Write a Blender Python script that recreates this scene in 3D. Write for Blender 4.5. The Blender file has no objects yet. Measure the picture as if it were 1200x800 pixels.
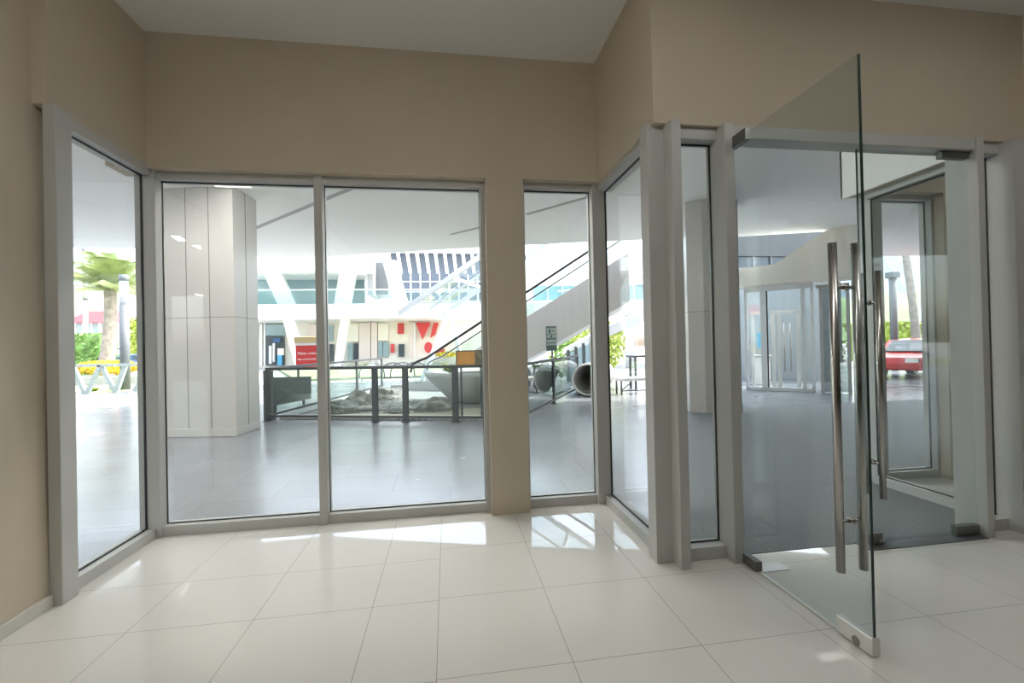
import bpy, bmesh, math, random
from mathutils import Vector, Matrix, noise

random.seed(7)
SKY, SUN, EXPO, FILL, SOFFIT = .36, 2.0, 1.7, 5.5, 22
SC = bpy.context.scene
COL = SC.collection

# ------------------------------------------------------------------ camera
FOC, YAW, PITCH, ROLL, EYE = 520.04, 0.145736, 0.0067247, -0.022174, 1.5
def cam_axes():
    cy, sy, cp, sp = math.cos(YAW), math.sin(YAW), math.cos(PITCH), math.sin(PITCH)
    cr, sr = math.cos(ROLL), math.sin(ROLL)
    fwd = Vector((sy*cp, cy*cp, sp)); r0 = Vector((cy, -sy, 0)); u0 = r0.cross(fwd)
    return (cr*r0 + sr*u0, -sr*r0 + cr*u0, fwd)
RX, UX, FX = cam_axes()
cam = bpy.data.cameras.new('camera'); cam.sensor_width = 36; cam.lens = FOC/1200*36
cam.clip_start = 0.05; cam.clip_end = 500
camo = bpy.data.objects.new('camera', cam); COL.objects.link(camo)
camo.matrix_world = Matrix(((RX.x, UX.x, -FX.x, 0), (RX.y, UX.y, -FX.y, 0), (RX.z, UX.z, -FX.z, EYE), (0, 0, 0, 1)))
SC.camera = camo
def ray(px, py):
    return RX*((px-600)/FOC) - UX*((py-400)/FOC) + FX
def P(px, py, Y):
    """world point seen along a direction, at distance Y from the viewer's plane"""
    d = ray(px, py); return Vector((0, 0, EYE)) + d*(Y/d.y)
def G(px, py, z=0.0):
    d = ray(px, py); return Vector((0, 0, EYE)) + d*((z-EYE)/d.z)

# ------------------------------------------------------------------ mesh helper
class MB:
    def __init__(s): s.bm = bmesh.new()
    def box(s, x0, x1, y0, y1, z0, z1):
        v = [s.bm.verts.new(p) for p in ((x0,y0,z0),(x1,y0,z0),(x1,y1,z0),(x0,y1,z0),(x0,y0,z1),(x1,y0,z1),(x1,y1,z1),(x0,y1,z1))]
        for f in ((3,2,1,0),(4,5,6,7),(0,1,5,4),(1,2,6,5),(2,3,7,6),(3,0,4,7)): s.bm.faces.new([v[i] for i in f])
        return s
    def prism(s, pts, ext):
        """polygon of 3D points swept along ext"""
        ext = Vector(ext); a = [s.bm.verts.new(Vector(p)) for p in pts]; b = [s.bm.verts.new(Vector(p)+ext) for p in pts]
        n = len(pts); fs = [s.bm.faces.new(a), s.bm.faces.new(b[::-1])]
        for i in range(n): fs.append(s.bm.faces.new((a[(i+1)%n], a[i], b[i], b[(i+1)%n])))
        bmesh.ops.recalc_face_normals(s.bm, faces=fs)
        return s
    def poly(s, pts, z0, z1): return s.prism([(x, y, z0) for x, y in pts], (0, 0, z1-z0))
    def bar(s, a, b, w, h=None, up=(0,0,1)):
        """rectangular bar between two points"""
        a, b = Vector(a), Vector(b); h = h or w; d = (b-a).normalized(); up = Vector(up)
        if abs(d.dot(up)) > .98: up = Vector((0,1,0))
        x = d.cross(up).normalized()*w/2; y = x.cross(d).normalized()*h/2
        return s.prism([a-x-y, a+x-y, a+x+y, a-x+y], b-a)
    def tube(s, pts, r, n=10, cap=True):
        pts = [Vector(p) for p in pts]; rings = []; last = None
        for i, p in enumerate(pts):
            d = (pts[min(i+1, len(pts)-1)] - pts[max(i-1, 0)]).normalized()
            if last is None: u = d.cross(Vector((0,0,1)) if abs(d.z) < .9 else Vector((1,0,0))).normalized()
            else: u = (last - d*last.dot(d)).normalized()
            last = u; w = d.cross(u); rr = r[i] if isinstance(r, (list, tuple)) else r
            rings.append([s.bm.verts.new(p + (u*math.cos(2*math.pi*k/n) + w*math.sin(2*math.pi*k/n))*rr) for k in range(n)])
        for a, b in zip(rings, rings[1:]):
            for k in range(n):
                f = s.bm.faces.new((a[k], a[(k+1)%n], b[(k+1)%n], b[k])); f.smooth = True
        if cap: s.bm.faces.new(rings[0][::-1]); s.bm.faces.new(rings[-1])
        return s
    def lathe(s, prof, c=(0,0,0), n=24):
        c = Vector(c); rings = [[s.bm.verts.new(c + Vector((r*math.cos(2*math.pi*k/n), r*math.sin(2*math.pi*k/n), z))) for k in range(n)] for r, z in prof]
        for a, b in zip(rings, rings[1:]):
            for k in range(n):
                f = s.bm.faces.new((a[k], a[(k+1)%n], b[(k+1)%n], b[k])); f.smooth = True
        if prof[0][0] > 1e-4: s.bm.faces.new(rings[0][::-1])
        if prof[-1][0] > 1e-4: s.bm.faces.new(rings[-1])
        return s
    def quad(s, a, b, c, d):
        s.bm.faces.new([s.bm.verts.new(Vector(p)) for p in (a, b, c, d)]); return s
    def build(s, name, mat, parent=None, bevel=0, smooth=False):
        me = bpy.data.meshes.new(name)
        if parent is not None and bevel >= 0:
            off = parent.matrix_basis.translation if parent.parent is None else parent.matrix_basis.translation + parent.parent.matrix_basis.translation
        if smooth:
            for f in s.bm.faces: f.smooth = True
        s.bm.normal_update(); s.bm.to_mesh(me); s.bm.free()
        o = bpy.data.objects.new(name, me); COL.objects.link(o); me.materials.append(mat)
        if parent is not None: o.parent = parent
        if bevel > 0:
            m = o.modifiers.new('bevel', 'BEVEL'); m.width = bevel; m.segments = 2; m.limit_method = 'ANGLE'; m.angle_limit = math.radians(50)
        return o

def tag(o, label=None, cat=None, group=None, kind=None):
    if label: o['label'] = label
    if cat: o['category'] = cat
    if group: o['group'] = group
    if kind: o['kind'] = kind
    return o
def empty(name, loc=(0,0,0), label=None, cat=None, group=None, kind=None, rz=0):
    o = bpy.data.objects.new(name, None); COL.objects.link(o); o.location = loc; o.rotation_euler = (0,0,rz)
    o.empty_display_size = .1
    return tag(o, label, cat, group, kind)
def settle(root, base):
    """move a thing whose parts were built in world coordinates so that its origin sits at base"""
    base = Vector(base); root.location = base
    for ch in root.children: shift(ch, -base)
def shift(o, d):
    if o.type == 'MESH': o.data.transform(Matrix.Translation(d))
    for c in o.children: shift(c, d)
def copy_tree(o, parent=None):
    c = o.copy(); COL.objects.link(c); c.parent = parent
    for ch in list(o.children): copy_tree(ch, c)
    return c

# ------------------------------------------------------------------ materials
def pbr(name, col, rough=.5, metal=0, spec=.5, coat=0, emit=None, es=0):
    m = bpy.data.materials.new(name); m.use_nodes = True; b = m.node_tree.nodes['Principled BSDF']
    b.inputs['Base Color'].default_value = (*col, 1); b.inputs['Roughness'].default_value = rough; b.inputs['Metallic'].default_value = metal
    b.inputs['Specular IOR Level'].default_value = spec; b.inputs['Coat Weight'].default_value = coat
    if emit: b.inputs['Emission Color'].default_value = (*emit, 1); b.inputs['Emission Strength'].default_value = es
    return m
def nt(m): return m.node_tree.nodes, m.node_tree.links, m.node_tree.nodes['Principled BSDF']
def mottle(m, scale, amt, detail=4, bump=0, bscale=None):
    """a faint mottling of the base colour and an optional grain bump, in object space"""
    n, l, b = nt(m); c = tuple(b.inputs['Base Color'].default_value)
    tc = n.new('ShaderNodeTexCoord'); t = n.new('ShaderNodeTexNoise'); t.inputs['Scale'].default_value = scale; t.inputs['Detail'].default_value = detail
    l.new(tc.outputs['Object'], t.inputs['Vector'])
    r = n.new('ShaderNodeValToRGB'); r.color_ramp.elements[0].position = .3; r.color_ramp.elements[1].position = .7
    r.color_ramp.elements[0].color = tuple(max(0, x*(1-amt)) for x in c[:3]) + (1,); r.color_ramp.elements[1].color = tuple(min(1, x*(1+amt)) for x in c[:3]) + (1,)
    l.new(t.outputs['Fac'], r.inputs['Fac']); l.new(r.outputs['Color'], b.inputs['Base Color'])
    if bump:
        t2 = n.new('ShaderNodeTexNoise'); t2.inputs['Scale'].default_value = bscale or scale*8; l.new(tc.outputs['Object'], t2.inputs['Vector'])
        bp = n.new('ShaderNodeBump'); bp.inputs['Strength'].default_value = bump; bp.inputs['Distance'].default_value = .01
        l.new(t2.outputs['Fac'], bp.inputs['Height']); l.new(bp.outputs['Normal'], b.inputs['Normal'])
    return m
def mathn(n, l, op, a, b=None, c=None):
    x = n.new('ShaderNodeMath'); x.operation = op
    for i, v in enumerate((a, b, c)):
        if v is None: continue
        if isinstance(v, (int, float)): x.inputs[i].default_value = v
        else: l.new(v, x.inputs[i])
    return x.outputs[0]
def glass(name, tint, ior=1.45):
    """thin architectural glass: clear transmission plus Fresnel reflection"""
    m = bpy.data.materials.new(name); m.use_nodes = True; n, l = m.node_tree.nodes, m.node_tree.links
    n.remove(n['Principled BSDF']); out = n['Material Output']
    t = n.new('ShaderNodeBsdfTransparent'); t.inputs['Color'].default_value = (*tint, 1)
    g = n.new('ShaderNodeBsdfGlossy'); g.inputs['Roughness'].default_value = 0; g.inputs['Color'].default_value = (1, 1, 1, 1)
    ge = n.new('ShaderNodeNewGeometry'); dt = n.new('ShaderNodeVectorMath'); dt.operation = 'DOT_PRODUCT'
    l.new(ge.outputs['Normal'], dt.inputs[0]); l.new(ge.outputs['Incoming'], dt.inputs[1])
    k = mathn(n, l, 'POWER', mathn(n, l, 'SUBTRACT', 1, mathn(n, l, 'ABSOLUTE', dt.outputs['Value'])), 5); r0 = ((ior-1)/(ior+1))**2
    f = mathn(n, l, 'MULTIPLY_ADD', k, 1-r0, r0)     # Schlick reflectance, the same from both sides
    mx = n.new('ShaderNodeMixShader'); l.new(f, mx.inputs[0]); l.new(t.outputs[0], mx.inputs[1]); l.new(g.outputs[0], mx.inputs[2])
    l.new(mx.outputs[0], out.inputs['Surface'])
    return m

M = {}
M['paint'] = mottle(pbr('beige_wall_paint', (.60, .53, .42), .6, spec=.3), 1.5, .03, bump=.08, bscale=160)
M['ceil'] = pbr('ceiling_paint', (.80, .785, .76), .8, spec=.2)
M['skirt'] = pbr('skirting_paint', (.66, .64, .59), .35)
M['alu'] = pbr('grey_powder_coat_aluminium', (.53, .53, .51), .42, metal=.0)
M['gasket'] = pbr('black_gasket', (.02, .02, .022), .6)
M['glass'] = glass('clear_window_glass', (.975, .985, .98))
M['dglass'] = glass('tinted_door_glass', (.89, .92, .92))
M['edge'] = pbr('glass_edge', (.025, .045, .04), .15)
M['steel'] = mottle(pbr('brushed_steel', (.50, .48, .455), .24, metal=1), 40, .06)
M['darksteel'] = pbr('dull_patch_metal', (.22, .22, .21), .35, metal=.8)
M['palesteel'] = pbr('satin_patch_metal', (.72, .71, .68), .3, metal=.7)
M['rail'] = pbr('dark_grey_rail_metal', (.075, .085, .09), .4, metal=.3)
M['white'] = pbr('white_paint', (.82, .82, .80), .5)
M['plaster'] = pbr('white_soffit_plaster', (.92, .92, .90), .8, spec=.2)
M['clad'] = mottle(pbr('grey_column_cladding', (.55, .538, .52), .30), .8, .03)
M['joint'] = pbr('dark_panel_joint', (.12, .12, .12), .7)
M['cream'] = pbr('cream_render', (.88, .83, .74), .7)
M['pink'] = pbr('dusty_pink_panel', (.80, .69, .65), .6)
M['red'] = pbr('red_sign_paint', (.62, .045, .05), .45)
M['tan'] = pbr('tan_header_paint', (.60, .47, .24), .5)
M['orange'] = mottle(pbr('orange_brown_board', (.62, .33, .11), .4), 3, .15)
M['teal'] = pbr('blue_green_glazing', (.30, .41, .43), .08)
M['dkglass'] = pbr('dark_bluish_glazing', (.07, .09, .105), .06)
M['concrete'] = mottle(pbr('pale_concrete', (.38, .38, .365), .7), 3, .08, bump=.15)
M['truss'] = pbr('grey_escalator_cladding', (.60, .585, .565), .45)
M['rubber'] = pbr('black_rubber', (.02, .02, .02), .5)
M['rock'] = mottle(pbr('grey_boulder', (.34, .335, .32), .9), 4, .45, 10, bump=1.0, bscale=9)
M['gravel'] = mottle(pbr('grey_pebbles', (.33, .325, .31), .85), 14, .4, bump=.8, bscale=30)
M['sand'] = mottle(pbr('beige_sand', (.52, .48, .37), .9), 6, .12)
M['soil'] = pbr('dark_soil', (.09, .07, .05), .95)
M['leaf'] = mottle(pbr('mid_green_leaf', (.16, .30, .06), .5), 2, .35)
M['lime'] = mottle(pbr('yellow_green_leaf', (.40, .48, .07), .5), 2, .3)
M['yellow'] = mottle(pbr('yellow_blossom', (.75, .60, .05), .6), 2, .3)
M['frond'] = mottle(pbr('palm_frond', (.32, .38, .15), .5), 2, .25)
M['bark'] = mottle(pbr('palm_bark', (.34, .29, .25), .9), 5, .3, bump=.5, bscale=18)
M['lamp_dark'] = pbr('dark_grey_post_paint', (.13, .14, .15), .5)
M['lamp_pale'] = pbr('pale_grey_post_paint', (.50, .52, .53), .5)
M['carred'] = pbr('red_car_paint', (.55, .03, .03), .25, coat=.6)
M['carblue'] = pbr('blue_car_paint', (.10, .18, .38), .25, coat=.6)
M['asphalt'] = mottle(pbr('pale_concrete_road', (.42, .42, .41), .9), 4, .1)
M['grass'] = mottle(pbr('lawn', (.33, .36, .20), .9), 3, .25)
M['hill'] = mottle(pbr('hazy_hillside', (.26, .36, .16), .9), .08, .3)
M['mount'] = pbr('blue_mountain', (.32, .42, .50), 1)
M['navy'] = pbr('navy_cloth', (.05, .12, .28), .8)
M['fillglow'] = pbr('fill_lamp_diffuser', (.9, .9, .88), .5, emit=(1, .97, .92), es=FILL)  # glow of the added fill lamps indoors
M['softglow'] = pbr('flush_lamp_diffuser', (.9, .9, .88), .5, emit=(1, .98, .95), es=.7)
M['brightglow'] = pbr('soffit_lamp_glow', (.9, .9, .88), .5, emit=(1, .96, .90), es=SOFFIT)
M['bowl'] = mottle(pbr('pale_cast_concrete', (.58, .58, .56), .6), 3, .06)
M['bluelight'] = pbr('light_blue_cloth', (.10, .40, .62), .7)

def tile_mat():
    m = pbr('polished_cream_floor_tile', (.80, .785, .75), .02, spec=.6); n, l, b = nt(m)
    tc = n.new('ShaderNodeNewGeometry'); sp = n.new('ShaderNodeSeparateXYZ'); l.new(tc.outputs['Position'], sp.inputs[0])
    x, y = sp.outputs[0], sp.outputs[1]; W = .0032
    def grid(v, o, s):
        t = mathn(n, l, 'DIVIDE', mathn(n, l, 'SUBTRACT', v, o), s)
        t = mathn(n, l, 'ABSOLUTE', mathn(n, l, 'SUBTRACT', mathn(n, l, 'FRACT', mathn(n, l, 'ADD', t, .5)), .5))
        return mathn(n, l, 'LESS_THAN', mathn(n, l, 'MULTIPLY', t, s), W/2)
    def line(v, o): return mathn(n, l, 'LESS_THAN', mathn(n, l, 'ABSOLUTE', mathn(n, l, 'SUBTRACT', v, o)), W/2)
    left = mathn(n, l, 'LESS_THAN', x, -.0785)
    low = mathn(n, l, 'LESS_THAN', y, 2.8)
    lg = mathn(n, l, 'MAXIMUM', grid(x, -.457, .64), mathn(n, l, 'MAXIMUM', mathn(n, l, 'MULTIPLY', grid(y, 2.67, .64), low), line(y, 3.187)))
    rg = mathn(n, l, 'MAXIMUM', grid(x, .557, .652), grid(y, 2.687, .648))
    mk = mathn(n, l, 'ADD', mathn(n, l, 'MULTIPLY', lg, left), mathn(n, l, 'MULTIPLY', rg, mathn(n, l, 'SUBTRACT', 1, left)))
    mk = mathn(n, l, 'MAXIMUM', mk, line(x, -.078))
    mx = n.new('ShaderNodeMix'); mx.data_type = 'RGBA'; l.new(mk, mx.inputs[0]); mx.inputs[6].default_value = (.80, .785, .75, 1); mx.inputs[7].default_value = (.30, .28, .25, 1)
    l.new(mx.outputs[2], b.inputs['Base Color'])
    l.new(mathn(n, l, 'ADD', mathn(n, l, 'MULTIPLY', mk, .6), .02), b.inputs['Roughness'])
    return m
M['tile'] = tile_mat()
def paving_mat():
    m = pbr('grey_stone_paving', (.30, .31, .33), .36, spec=.5); n, l, b = nt(m)
    tc = n.new('ShaderNodeTexCoord'); br = n.new('ShaderNodeTexBrick'); l.new(tc.outputs['Object'], br.inputs['Vector'])
    br.inputs['Color1'].default_value = (.245, .258, .28, 1); br.inputs['Color2'].default_value = (.275, .288, .31, 1); br.inputs['Mortar'].default_value = (.20, .21, .23, 1)
    br.inputs['Scale'].default_value = 1; br.inputs['Brick Width'].default_value = 1.2; br.inputs['Row Height'].default_value = .6; br.inputs['Mortar Size'].default_value = .006
    l.new(br.outputs['Color'], b.inputs['Base Color'])
    t = n.new('ShaderNodeTexNoise'); t.inputs['Scale'].default_value = 1.3; t.inputs['Detail'].default_value = 5; l.new(tc.outputs['Object'], t.inputs['Vector'])
    l.new(mathn(n, l, 'ADD', mathn(n, l, 'MULTIPLY', t.outputs['Fac'], .22), .12), b.inputs['Roughness'])
    return m
M['paving'] = paving_mat()
def mat_mat():
    m = pbr('dotted_grey_mat', (.15, .17, .18), .6); n, l, b = nt(m)
    tc = n.new('ShaderNodeTexCoord'); sp = n.new('ShaderNodeSeparateXYZ'); l.new(tc.outputs['Object'], sp.inputs[0])
    sx = mathn(n, l, 'SINE', mathn(n, l, 'MULTIPLY', sp.outputs[0], 2*math.pi/.022)); sy = mathn(n, l, 'SINE', mathn(n, l, 'MULTIPLY', sp.outputs[1], 2*math.pi/.022))
    mk = mathn(n, l, 'GREATER_THAN', mathn(n, l, 'MULTIPLY', sx, sy), .25)
    mx = n.new('ShaderNodeMix'); mx.data_type = 'RGBA'; l.new(mk, mx.inputs[0]); mx.inputs[6].default_value = (.155, .168, .175, 1); mx.inputs[7].default_value = (.29, .305, .315, 1)
    l.new(mx.outputs[2], b.inputs['Base Color'])
    return m
M['mat'] = mat_mat()

# ------------------------------------------------------------------ the shop's shell
ZC, ZS = 4.075, 2.985
MX = lambda x: 5.84 - x                     # the two bays flank the entrance symmetrically
def struct(name, mb, mat, label, cat, bevel=0, parent=None):
    o = mb.build(name, mat, parent, bevel)
    if parent is None: tag(o, label, cat, kind='structure')
    return o

fl_ = MB()
fl_.box(-2.5, 15, -16.5, 2.835, -.10, 0)
fl_.box(-2.5, 1.50, 2.835, 4.12, -.10, 0).box(4.34, 8.35, 2.835, 4.12, -.10, 0)
struct('floor', fl_, M['tile'], 'polished cream square floor tiles inside the shop', 'floor')
c = MB(); c.box(-2.6, 1.62, -16.5, 4.2, ZC, ZC+.2); c.box(1.62, 15, -16.5, 2.8, 3.945, ZC+.2); c.box(4.2, 8.4, 2.8, 4.2, ZC, ZC+.2)
struct('ceiling', c, M['ceil'], 'plain off white ceiling above the shop bay', 'ceiling')

# left wall: leans back a touch towards the top, as in the picture
w = MB(); w.prism([(-2.372, -16.5, 0), (-2.372, 3.15, 0), (-2.455, 3.15, 4.08), (-2.455, -16.5, 4.08)], (-.07, 0, 0))
w.box(-2.62, -2.35, 3.035, 4.15, 3.01, ZC)        # bulkhead over the left glass
struct('wall_left', w, M['paint'], 'beige painted wall at the left with the bulkhead over the left window', 'wall')
b = MB(); b.box(-2.42, -2.352, -16.5, 3.03, 0, .075)
struct('baseboard_left', b, M['skirt'], 'pale skirting along the beige left wall', 'baseboard', .006)

def back_wall(name, mx, label):
    w = MB(); f = mx
    def bx(x0, x1, *r):
        a, b_ = sorted((f(x0), f(x1))); w.box(a, b_, *r)
    bx(-2.64, 1.6, 3.92, 4.15, ZS, ZC)            # bulkhead
    bx(.363, .703, 3.90, 4.15, 0, ZS)             # pier between the windows
    return struct(name, w, M['paint'], label, 'wall')
ident = lambda x: x
back_wall('wall_back', ident, 'beige bulkhead and pier around the back windows of the bay')
back_wall('wall_back_far_bay', MX, 'beige pier and bulkhead of the second bay beyond the entrance')
w = MB(); w.poly([(1.40, 2.79), (4.44, 2.79), (4.44, 3.92), (4.22, 3.92), (4.22, 3.0), (1.62, 3.0), (1.62, 3.92), (1.40, 3.92)], 2.965, ZC)
struct('wall_front', w, M['paint'], 'beige bulkhead running above the glass entrance doors', 'wall')
w = MB(); w.box(8.19, 8.5, 2.79, 4.15, 0, ZC); w.box(4.46, 8.18, 2.60, 2.78, 3.0, 3.95); w.box(14.8, 15, -16.5, 2.8, 0, ZC); w.box(8.19, 15, 2.60, 2.785, 0, 3.95)
struct('wall_right', w, M['paint'], 'beige wall at the far right behind the second bay', 'wall')
w = MB(); w.box(-2.6, 15, -16.7, -16.5, 0, ZC)
struct('wall_rear', w, M['paint'], 'beige wall at the rear of the shop', 'wall')

# ------------------------------------------------------------------ aluminium windows
def lbox(mb, fr, a0, a1, d0, d1, z0, z1):
    o, u, nn = fr
    def q(a, d, z): return o + u*a + nn*d + Vector((0, 0, z))
    mb.prism([q(a0, d0, z0), q(a1, d0, z0), q(a1, d1, z0), q(a0, d1, z0)], (0, 0, z1-z0))
def window(name, o, u, nn, lites, ztop, label, sill=.08, dg=.06, posts=(), head=.075, bars=()):
    """lites: (a0,a1) clear spans along u; nn points outwards; posts: (a0,a1,d0,d1) uprights"""
    fr = (Vector(o), Vector(u), Vector(nn)); root = empty(name, o, label, 'window', kind='structure')
    f = MB()
    for a0, a1 in lites:
        lbox(f, fr, a0, a1, 0, .13, 0, sill); lbox(f, fr, a0, a1, 0, .13, ztop-head, ztop)
    f.build('frame', M['alu'], root)
    for p in posts:
        m = MB(); lbox(m, fr, *p, 0, ztop if len(p) == 4 else ztop); m.build('mullion', M['alu'], root, .004)
    for a0, a1 in lites:
        g = MB(); lbox(g, fr, a0+.006, a1-.006, dg+.008, dg+.016, sill+.004, ztop-head-.004); g.build('pane', M['glass'], root)
        k = MB(); w_ = .007
        lbox(k, fr, a0, a1, dg, dg+.016, sill, sill+w_); lbox(k, fr, a0, a1, dg, dg+.016, ztop-head-w_*1.1, ztop-head)
        lbox(k, fr, a0, a0+w_*.5, dg, dg+.016, sill, ztop-head); lbox(k, fr, a1-w_*.7, a1, dg, dg+.016, sill, ztop-head)
        k.build('gasket', M['gasket'], root)
    settle(root, o)
    return root
window('window_1', (-2.35, 3.15, 0), (0, 1, 0), (-1, 0, 0), [(0, .82)], 3.01, 'narrow window in the left side of the bay, palm tree beyond it',
       posts=[(-.12, 0, -.045, .024), (.82, .93, -.03, .12)])
window('window_2', (-2.32, 4.0, 0), (1, 0, 0), (0, 1, 0), [(0, 1.22), (1.287, 2.64)], 2.99, 'wide two pane window at the back, grey column and railing beyond it',
       posts=[(1.22, 1.287, -.02, .13), (2.64, 2.685, 0, .13)], head=.07)
window('window_3', (.70, 4.0, 0), (1, 0, 0), (0, 1, 0), [(.03, .665)], 3.0, 'narrow back window between beige pier and bay corner, escalator beyond it',
       posts=[(0, .03, 0, .13), (.665, .80, -.03, .13)], head=.07)
window('window_4', (1.425, 2.95, 0), (0, 1, 0), (1, 0, 0), [(0, 1.02)], 2.985, 'window in the right side return of the bay',
       posts=[(-.12, 0, -.055, .12)])
window('window_5', (1.558, 2.82, 0), (1, 0, 0), (0, 1, 0), [(0, .317)], 2.963, 'narrow sidelight just left of the glass doors', sill=.085, dg=.08,
       posts=[(-.07, 0, -.095, .13), (.317, .387, -.09, .13)], head=.08)
window('window_6', (3.965, 2.82, 0), (1, 0, 0), (0, 1, 0), [(0, .26)], 2.963, 'narrow sidelight just right of the glass doors', sill=.085, dg=.08,
       posts=[(-.06, 0, -.09, .13), (.26, .46, -.09, .13)], head=.08)
window('window_7', (4.415, 2.95, 0), (0, 1, 0), (-1, 0, 0), [(0, 1.02)], 2.985, 'window in the side return of the second bay, seen through the doors',
       posts=[(-.12, 0, -.05, .12)])
window('window_8', (5.14, 4.0, 0), (-1, 0, 0), (0, 1, 0), [(.03, .665)], 3.0, 'narrow back window of the second bay, palm trunks beyond it',
       posts=[(0, .03, 0, .13), (.665, .80, -.03, .13)], head=.07)
window('window_9', (8.16, 4.0, 0), (-1, 0, 0), (0, 1, 0), [(0, 1.22), (1.287, 2.64)], 2.99, 'wide back window of the second bay beyond the beige pier',
       posts=[(1.22, 1.287, -.02, .13), (2.64, 2.685, 0, .13)], head=.07)
fs = MB(); fs.box(1.621, 1.64, 3.021, 4.17, 2.97, 4.38); fs.box(4.20, 4.219, 3.021, 4.17, 2.97, 4.38); fs.box(1.64, 4.20, 3.001, 3.021, 2.955, 4.38)
fs.box(-2.62, 1.64, 4.151, 4.17, ZS, 4.38); fs.box(4.20, 8.5, 4.151, 4.17, ZS, 4.38)
struct('trim_4', fs, M['plaster'], 'white painted fascia on the outer face of the bays', 'fascia')
# door frame: head over the doors
h = MB(); h.box(1.945, 3.905, 2.745, 2.88, 2.868, 2.955)
struct('trim_1', h, M['alu'], 'grey metal door head above the glass doors', 'door frame', .004)
t = MB(); t.box(2.9, 3.90, 2.72, 2.85, 0, .006)
struct('trim_2', t, M['lamp_dark'], 'dull metal threshold strip under the glass doors', 'threshold', .002)
t = MB(); t.box(1.945, 2.17, 2.60, 2.70, 0, .004)
struct('trim_3', t, M['palesteel'], 'satin floor closer plate under the hinge of the open door', 'floor plate', .001)

# ------------------------------------------------------------------ frameless glass doors
def pull(parent, ax, c, side, z0=.35, z1=1.965):
    """a straight bar pull standing .064 off the glass; ax = unit normal of the leaf"""
    off = ax*side*.064
    b_ = MB(); q = c + off
    b_.tube([(q.x, q.y, z0), (q.x, q.y, z1)], .0195, 20)
    o = b_.build('door_handle', M['steel'], parent)
    s = MB()
    for z in (.595, 1.745):
        s.tube([(c.x, c.y, z), (q.x, q.y, z)], .010, 12); e = c + ax*side*.012
        s.tube([(c.x, c.y, z), (e.x, e.y, z)], .017, 14)
    s.build('standoff', M['steel'], o)
d1 = empty('door_1', (1.952, 2.765, 0), 'frameless glass door leaf standing open into the shop', 'door', kind='structure')
g = MB(); g.box(1.946, 1.958, 1.825, 2.765, .012, 2.835); gl = g.build('glass_leaf', M['dglass'], d1)
e_ = MB(); e_.box(1.9455, 1.9585, 1.8215, 1.825, .012, 2.835); e_.build('polished_edge', M['edge'], gl)
e_ = MB(); e_.box(1.9445, 1.9595, 2.0, 2.6, .006, .013); e_.build('lit_edge', M['palesteel'], gl)  # pale strip standing in for light caught along the bottom glass edge
p = MB(); p.box(1.930, 1.974, 1.815, 2.01, .008, .092); p.build('lock_patch', M['palesteel'], d1, .003)
p = MB(); p.tube([(1.952, 1.9, .03), (1.928, 1.9, .03)], .022, 16); p.build('lock_cylinder', M['darksteel'], d1)
p = MB(); p.box(1.930, 1.974, 2.60, 2.765, .008, .07); p.build('bottom_pivot', M['darksteel'], d1, .003)
p = MB(); p.box(1.930, 1.974, 2.60, 2.765, 2.79, 2.866); p.build('top_pivot', M['darksteel'], d1, .003)
for s_ in (-1, 1): pull(d1, Vector((1, 0, 0)), Vector((1.952, 1.93, 0)), s_)
settle(d1, (1.952, 2.765, 0))
d2 = empty('door_2', (3.9, 2.80, 0), 'frameless glass door leaf standing closed at the right', 'door', kind='structure')
g = MB(); g.box(2.958, 3.897, 2.794, 2.806, .012, 2.855); gl = g.build('glass_leaf', M['dglass'], d2)
e_ = MB(); e_.box(2.955, 2.958, 2.7935, 2.8065, .012, 2.855); e_.build('polished_edge', M['edge'], gl)
p = MB(); p.box(2.955, 3.07, 2.778, 2.822, .008, .088); p.build('lock_patch', M['darksteel'], d2, .003)
p = MB(); p.tube([(3.05, 2.80, .03), (3.05, 2.765, .03)], .014, 14); p.tube([(3.05, 2.765, .03), (3.07, 2.765, .03)], .01, 10); p.build('thumb_turn', M['darksteel'], d2)
p = MB(); p.box(3.70, 3.897, 2.778, 2.822, .008, .082); p.build('bottom_pivot', M['darksteel'], d2, .003)
p = MB(); p.box(3.66, 3.897, 2.778, 2.822, 2.815, 2.866); p.build('top_pivot', M['darksteel'], d2, .003)
for s_ in (-1, 1): pull(d2, Vector((0, 1, 0)), Vector((3.03, 2.80, 0)), s_)
settle(d2, (3.9, 2.80, 0))
mt = MB(); mt.poly([(1.47, 2.84), (4.33, 2.84), (4.33, 4.2), (13, 4.2), (13, 8.9), (4.55, 8.9)], -.006, .003)
struct('floor_mat', mt, M['mat'], 'dark grey dotted stone floor just outside the doors', 'floor')

# ------------------------------------------------------------------ strip lamps: added fill, and soffit lamps mirrored in the glass
def strip_lamp(c, d, L, label, glow='fillglow', zc=None):
    r = empty('ceiling_lamp', (c[0], c[1], ZC), label, 'lamp', 'ceiling strip lamps')
    d = Vector((d[0], d[1], 0)).normalized(); n_ = Vector((-d.y, d.x, 0)); c = Vector((c[0], c[1], 0))
    z = zc or (3.945 if c.x > 1.62 else ZC)
    for nm, w_, z0, z1, m in (('housing', .18, z-.07, z, M['white']), ('diffuser', .15, z-.085, z-.07, M[glow])):
        b_ = MB(); b_.prism([c+d*L/2+n_*w_/2+Vector((0,0,z0)), c-d*L/2+n_*w_/2+Vector((0,0,z0)), c-d*L/2-n_*w_/2+Vector((0,0,z0)), c+d*L/2-n_*w_/2+Vector((0,0,z0))], (0, 0, z1-z0)); b_.build(nm, m, r)
    settle(r, (c.x, c.y, z))
strip_lamp((6.6, 3.3), (1, 0), 1.2, 'added white fill lamp on the ceiling inside the second bay', 'fillglow', ZC)  # added lamp, out of view, brightens the second bay
def mir(px, py):
    q = G(px, py, 4.30); return Vector((q.x, 8.13-q.y, 0))
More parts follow.
